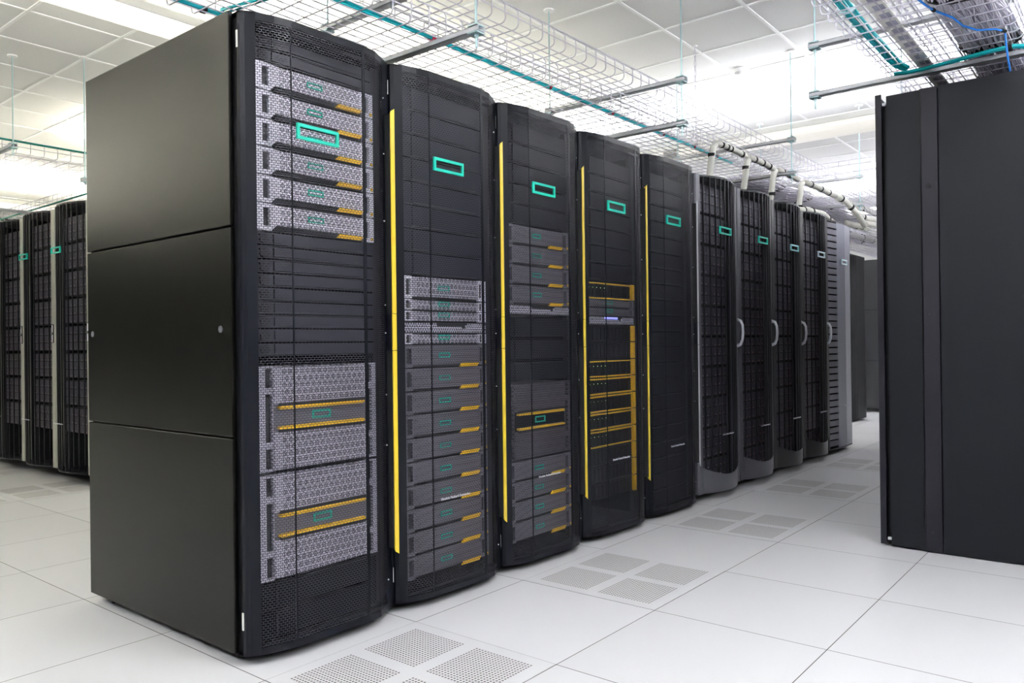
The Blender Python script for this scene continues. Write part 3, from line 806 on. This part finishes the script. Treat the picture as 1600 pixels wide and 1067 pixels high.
def trapeze(label, x, ya, yb, levels, group, ov=0.03, axis='y'):
    t = thing('trapeze_hanger', label, 'hanger', (x, ya, 0) if axis == 'y' else (ya, x, 0), 0, group)
    f = (lambda a, z: (0, a, z)) if axis == 'y' else (lambda a, z: (a, 0, z))
    W = yb-ya
    for a in (0, W):
        MB().tube([f(a, min(levels)-0.085), f(a, CZ)], 0.0048, 6).build('threaded_rod', m_rod, t)
        MB().disc(f(a, CZ-0.012), 0.035, 0.011, 2).build('ceiling_plate', m_grid, t)
        for z in levels:
            c = MB(); p = f(a, z)
            c.box(p[0]-0.026, p[0]+0.026, p[1]-0.026, p[1]+0.026, z+0.001, z+0.006); c.box(p[0]-0.026, p[0]+0.026, p[1]-0.026, p[1]+0.026, z-0.030, z-0.024)
            c.disc((p[0], p[1], z-0.042), 0.010, 0.060, 2, 6)
            c.build('clamp', m_rod, t)
    for z in levels:
        channel(MB(), f(-ov, z), f(W+ov, z)).build('strut_channel', m_strut, t)
    return t
ORM = ['nearest', 'second', 'third', 'farthest']
for k in range(4):
    trapeze('steel trapeze hanger carrying the trays above the main row, %s' % ORM[k], 1.10+1.84*k, 0.0, 0.97, (2.285, 2.545), 'trapeze hangers above the main row')
trapeze('steel trapeze hanger with two levels over the front of the right cabinet', 2.92, -1.93, -0.785, (2.285, 2.545), 'trapeze hangers above the right cabinet')
trapeze('steel trapeze hanger with two levels farther along the right tray', 4.80, -1.93, -0.785, (2.285, 2.545), 'trapeze hangers above the right cabinet')
trapeze('steel trapeze hanger at the far left beside the green pipe', 0.93, 4.56, 5.62, (2.54,), 'trapeze hangers at left')
trapeze('steel trapeze hanger above the left racks, leftmost', 6.087, 1.30, 2.30, (2.285,), 'trapeze hangers at left', axis='x')
trapeze('steel hanger seen in front of the big black side panel, above left racks', 4.20, 1.30, 2.30, (2.285,), 'trapeze hangers at left', axis='x')
trapeze('steel trapeze hanger under the crossing tray at the far end', -0.60, 6.70, 7.62, (2.652,), 'far hangers', axis='x')

# ------------------------------------------------------------------ cables
def wob(p, a): return tuple(c+random.uniform(-a, a) for c in p)
def strands(name, label, cat, path, n, r, spread, mat, ties=None, tmat=None, flat=1.0, group=None, jit=0.004, tn='cable_tie'):
    t = thing(name, label, cat, (0, 0, 0), 0, group)
    m = MB(); path = [Vector(p) for p in path]
    for i in range(n):
        ang = random.uniform(0, 2*pi); rr = spread*math.sqrt(random.random())
        pts = []
        for j, p in enumerate(path):
            d = (path[min(j+1, len(path)-1)]-path[max(j-1, 0)]).normalized()
            s_ = d.cross(Vector((0, 0, 1)))
            if s_.length < 0.1: s_ = Vector((1, 0, 0))
            s_.normalize(); u_ = s_.cross(d)
            a2 = ang+random.uniform(-0.25, 0.25)
            pts.append(p+s_*cos(a2)*rr*(1+random.uniform(-.1, .1))+u_*sin(a2)*rr*flat)
        m.tube(pts, r, 5)
    m.build('strands', mat, t, smooth=True)
    for q in (ties or []):
        j = min(int(q), len(path)-2); fr_ = q-j; p = path[j].lerp(path[j+1], fr_); d = (path[j+1]-path[j]).normalized()
        k_ = MB(); s_ = d.cross(Vector((0, 0, 1)))
        if s_.length < 0.1: s_ = Vector((1, 0, 0))
        s_.normalize(); u_ = s_.cross(d); rr = spread+r*1.6
        w_ = 0.009
        n0 = 14
        for sgn in (-1, 1):
            for a in range(n0):
                th = 2*pi*a/n0; v = p+d*w_*sgn+s_*cos(th)*rr+u_*sin(th)*rr*flat; k_.v.append(tuple(v))
        for a in range(n0): b = (a+1) % n0; k_.f.append((a, b, n0+b, n0+a))
        k_.f.append(tuple(range(n0))[::-1]); k_.f.append(tuple(range(n0, 2*n0)))
        k_.build(tn, tmat or m_strap, t)
    return t
def line(p, q, n, a=0.003):
    P, Q = Vector(p), Vector(q); return [tuple((P.lerp(Q, i/n))+Vector((0, random.uniform(-a, a), random.uniform(-a/2, a/2)))) for i in range(n+1)]
strands('fiber_cable_bundle', 'long teal fiber cable bundle lying in the lower tray above the main row', 'cable', line((0.35, 0.270, 2.313), (4.3, 0.285, 2.313), 16), 9, 0.0042, 0.013, m_teal, [3.1, 6.6, 9.1, 11.6, 13.4, 14.9], m_red, flat=0.7)
strands('fiber_cable_bundle', 'short teal cable bundle along the outer edge of the tray, top left', 'cable', line((-0.0, 0.745, 2.313), (0.9, 0.745, 2.313), 4)+[(1.0, 0.70, 2.313), (1.03, 0.60, 2.313)], 7, 0.0042, 0.013, m_teal, [1.4], m_strap, flat=0.7)
strands('fiber_cable_bundle', 'teal cables crossing the tray between its edges above the nearest rack', 'cable', [(0.39, 0.735, 2.325), (0.405, 0.66, 2.322), (0.42, 0.56, 2.320), (0.437, 0.45, 2.322), (0.455, 0.33, 2.325)], 5, 0.0042, 0.016, m_teal, None)
strands('fiber_cable_bundle', 'thick teal cable bundle in the right tray near the top edge', 'cable', line((1.0, -1.225, 2.322), (2.55, -1.20, 2.322), 8)+[(2.70, -1.20, 2.318), (2.78, -1.215, 2.300), (2.80, -1.26, 2.27)], 16, 0.0045, 0.026, m_teal, [5.2], m_pale, flat=0.6)
strands('teal_cable', 'teal cable sweeping from the tray bend across to the grey cable bundle', 'cable', [(2.795, -1.20, 2.262), (2.80, -1.25, 2.258), (2.79, -1.33, 2.256), (2.75, -1.46, 2.250), (2.70, -1.60, 2.245), (2.69, -1.70, 2.243), (2.74, -1.76, 2.243), (2.85, -1.82, 2.24)], 5, 0.0065, 0.009, m_teal, [4.9], m_strap)
strands('data_cable_bundle', 'thick lilac-grey bundle of data cables filling the right tray', 'cable', line((1.0, -1.585, 2.36), (3.6, -1.585, 2.35), 10, 0.006)+line((3.9, -1.60, 2.35), (8.6, -1.60, 2.35), 10, 0.006), 150, 0.0036, 0.125, m_cable, [4.6, 7.3, 9.4], m_strap, flat=0.38, tn='hook_and_loop_strap')
t = strands('blue_cable', 'single bright blue cable looping along the right tray and hanging down to the cabinet', 'cable', [(1.95, -1.47, 2.275), (2.06, -1.485, 2.274), (2.14, -1.500, 2.275), (2.28, -1.54, 2.280), (2.38, -1.56, 2.272), (2.46, -1.60, 2.268), (2.50, -1.66, 2.268), (2.535, -1.69, 2.262), (2.58, -1.69, 2.20), (2.66, -1.69, 2.14), (2.68, -1.69, 2.122)], 1, 0.0045, 0.0, m_blue, [1.9, 6.9], m_strap)
# silver perforated earth bar next to the teal bundle
t = thing('grounding_bar', 'silver perforated flat bar lying in the right tray beside the teal bundle', 'bar')
MB().box(0.95, 5.5, -1.352, -1.285, 2.298, 2.303).build('bar', m_lampw, t)
x = 0.95
while x < 5.4:
    MB().box(x+0.03, x+0.085, -1.345, -1.305, 2.2965, 2.2979).build('slot_plate', m_plate, t); x += 0.1016

# white sleeved risers from the ribbed racks up to the tray and the sleeved run in the tray
LBS = ['leftmost, above the sixth rack', 'second, above the seventh rack', 'third, above the eighth rack', 'fourth, above the ninth rack']
for i, x in enumerate((3.60, 4.17, 4.69, 5.31)):
    t = thing('cable_riser', 'white sleeved cable riser with black strap, %s' % LBS[i], 'cable', (x, 0.115, 2.010), 0, 'white cable risers')
    MB().tube([(-0.03, 0.02, 0.0), (-0.02, 0.01, 0.08), (-0.005, 0.0, 0.20), (0.015, 0.0, 0.262), (0.05, 0.0, 0.292)], 0.022, 10).build('sleeve', m_sleeve, t, smooth=True)
    zc = (0.20, 0.21, 0.09, 0.07)[i]; xc = -0.005-0.015*(0.20-zc)/0.12
    MB().disc((xc, 0.003, zc), 0.0245, 0.022, 2, 14).build('strap', m_strap, t)
def sleeve(label, pts, r, straps, group='white sleeved cable runs'):
    t = thing('sleeved_cable', label, 'cable', (0, 0, 0), 0, group)
    MB().tube(pts, r, 10).build('sleeve', m_sleeve, t, smooth=True)
    for q in straps:
        j = int(q); p = Vector(pts[j]).lerp(Vector(pts[j+1]), q-j); d = (Vector(pts[j+1])-Vector(pts[j])).normalized()
        MB().tube([p-d*0.012, p+d*0.012], r*1.12, 12).build('strap', m_strap, t)
sleeve('white sleeved cable run beside the lower tray between the first and second riser', [(3.68, 0.115, 2.318), (3.85, 0.112, 2.318), (4.0, 0.115, 2.318), (4.15, 0.112, 2.312)], 0.020, [0.4, 0.9, 1.3, 2.6])
sleeve('white sleeved cable run beside the lower tray between the second and third riser', [(4.25, 0.115, 2.318), (4.4, 0.112, 2.318), (4.55, 0.115, 2.318), (4.70, 0.115, 2.312)], 0.022, [0.5, 1.5, 2.4])
sleeve('white sleeved cable run beside the lower tray past the third riser', [(4.80, 0.112, 2.318), (5.0, 0.115, 2.318), (5.12, 0.115, 2.318), (5.25, 0.115, 2.312)], 0.022, [0.5, 1.4])
sleeve('white sleeved cable run beside the lower tray past the fourth riser', [(5.42, 0.115, 2.318), (5.7, 0.112, 2.318), (6.0, 0.115, 2.318), (6.25, 0.115, 2.312)], 0.024, [0.5, 1.4, 2.2])
sleeve('white sleeved cable drooping over the ninth rack from tray to last rack', [(5.2, 0.10, 2.045), (5.45, 0.12, 2.085), (5.9, 0.12, 2.10), (6.3, 0.15, 2.06), (6.55, 0.2, 2.01)], 0.03, [0.6, 1.3, 2.4, 3.2])
sleeve('white sleeved cable dropping steeply beside the last rack', [(6.30, 0.112, 2.318), (6.45, 0.09, 2.29), (6.60, 0.02, 2.18), (6.64, -0.04, 2.05)], 0.028, [0.5, 1.5])
strands('data_cable_bundle', 'lilac-grey data cables spreading in the lower tray above the ribbed racks', 'cable', line((5.0, 0.51, 2.340), (8.8, 0.51, 2.340), 9, 0.012), 90, 0.0045, 0.15, m_cable, [1.5, 3.2, 4.8], m_strap, flat=0.25, tn='hook_and_loop_strap')
random.seed(3)
TW = ('highest', 'second highest', 'upper one nearest the aisle', 'middle', 'lower one nearest the aisle', 'lowest', 'one farthest from the aisle')
for i, (y, z, y2, z2) in enumerate(((0.24, 2.372, 0.20, 2.375), (0.10, 2.215, 0.02, 2.26), (0.02, 2.135, -0.06, 2.16), (0.20, 2.150, 0.16, 2.12), (0.10, 2.075, 0.05, 2.075), (0.26, 2.075, 0.20, 2.075), (0.34, 2.215, 0.38, 2.235))):
    pts = [(6.75+0.1*i+2.6*j/8, y+(y2-y)*j/8+0.016*sin(j*1.7+i), z+(z2-z)*j/8+0.012*sin(j*2.1+i*2)) for j in range(9)]
    sleeve('white sleeved cable past the end of the main row, ' + TW[i], pts, 0.030, [0.6+0.12*i, 2.3, 3.9+0.1*i, 6.2], 'white cables past the main row')
strands('data_cable_bundle', 'loose pale data cables below the tray past the end of the main row', 'cable', line((6.7, 0.52, 2.18), (9.6, 0.52, 2.18), 8, 0.02), 50, 0.006, 0.07, m_cable, [2.5, 5.2], m_strap, flat=0.8, tn='hook_and_loop_strap')
basket('white wire cable tray under the white cables past the main row', 6.7, 9.8, -0.12, 0.62, 2.025, h=0.06)

# green pipes at left
tag(MB().tube([(-2, 4.70, 2.602), (6, 4.70, 2.602)], 0.009, 8).build('green_conduit', m_tealg, smooth=True), 'thin green conduit along the tray at the upper left', 'pipe')
tag(MB().tube([(1.60, 3.0, 2.30), (1.60, 9.0, 2.30)], 0.008, 8).build('green_conduit', m_tealg, smooth=True), 'thin green conduit along the tray above the left racks', 'pipe')
t = thing('smoke_detector', 'small white detector on the ceiling above the aisle', 'detector', (4.90, 0.465, CZ))
MB().disc((0, 0, -0.030), 0.055, 0.03, 2, 20).build('base', m_grid, t)
MB().tube([(0, 0, -0.030), (0, 0, -0.048), (0, 0, -0.060)], [0.040, 0.030, 0.012], 14).build('sensor_head', m_grid, t)
t = thing('hanging_chain', 'thin white chain hanging above the main row trays', 'chain', (4.19, 0.515, 0))
ch = MB()
for i in range(22):
    z = 2.40+i*0.037
    a, b = (0.006, 0.0) if i % 2 else (0.0, 0.006)
    ch.tube([(-a, -b, z), (-a, -b, z+0.038), (a, b, z+0.038), (a, b, z), (-a, -b, z)], 0.0022, 4)
ch.build('links', m_wire, t)
MB().disc((0, 0, CZ-0.006), 0.02, 0.006, 2).build('ceiling_hook', m_grid, t)
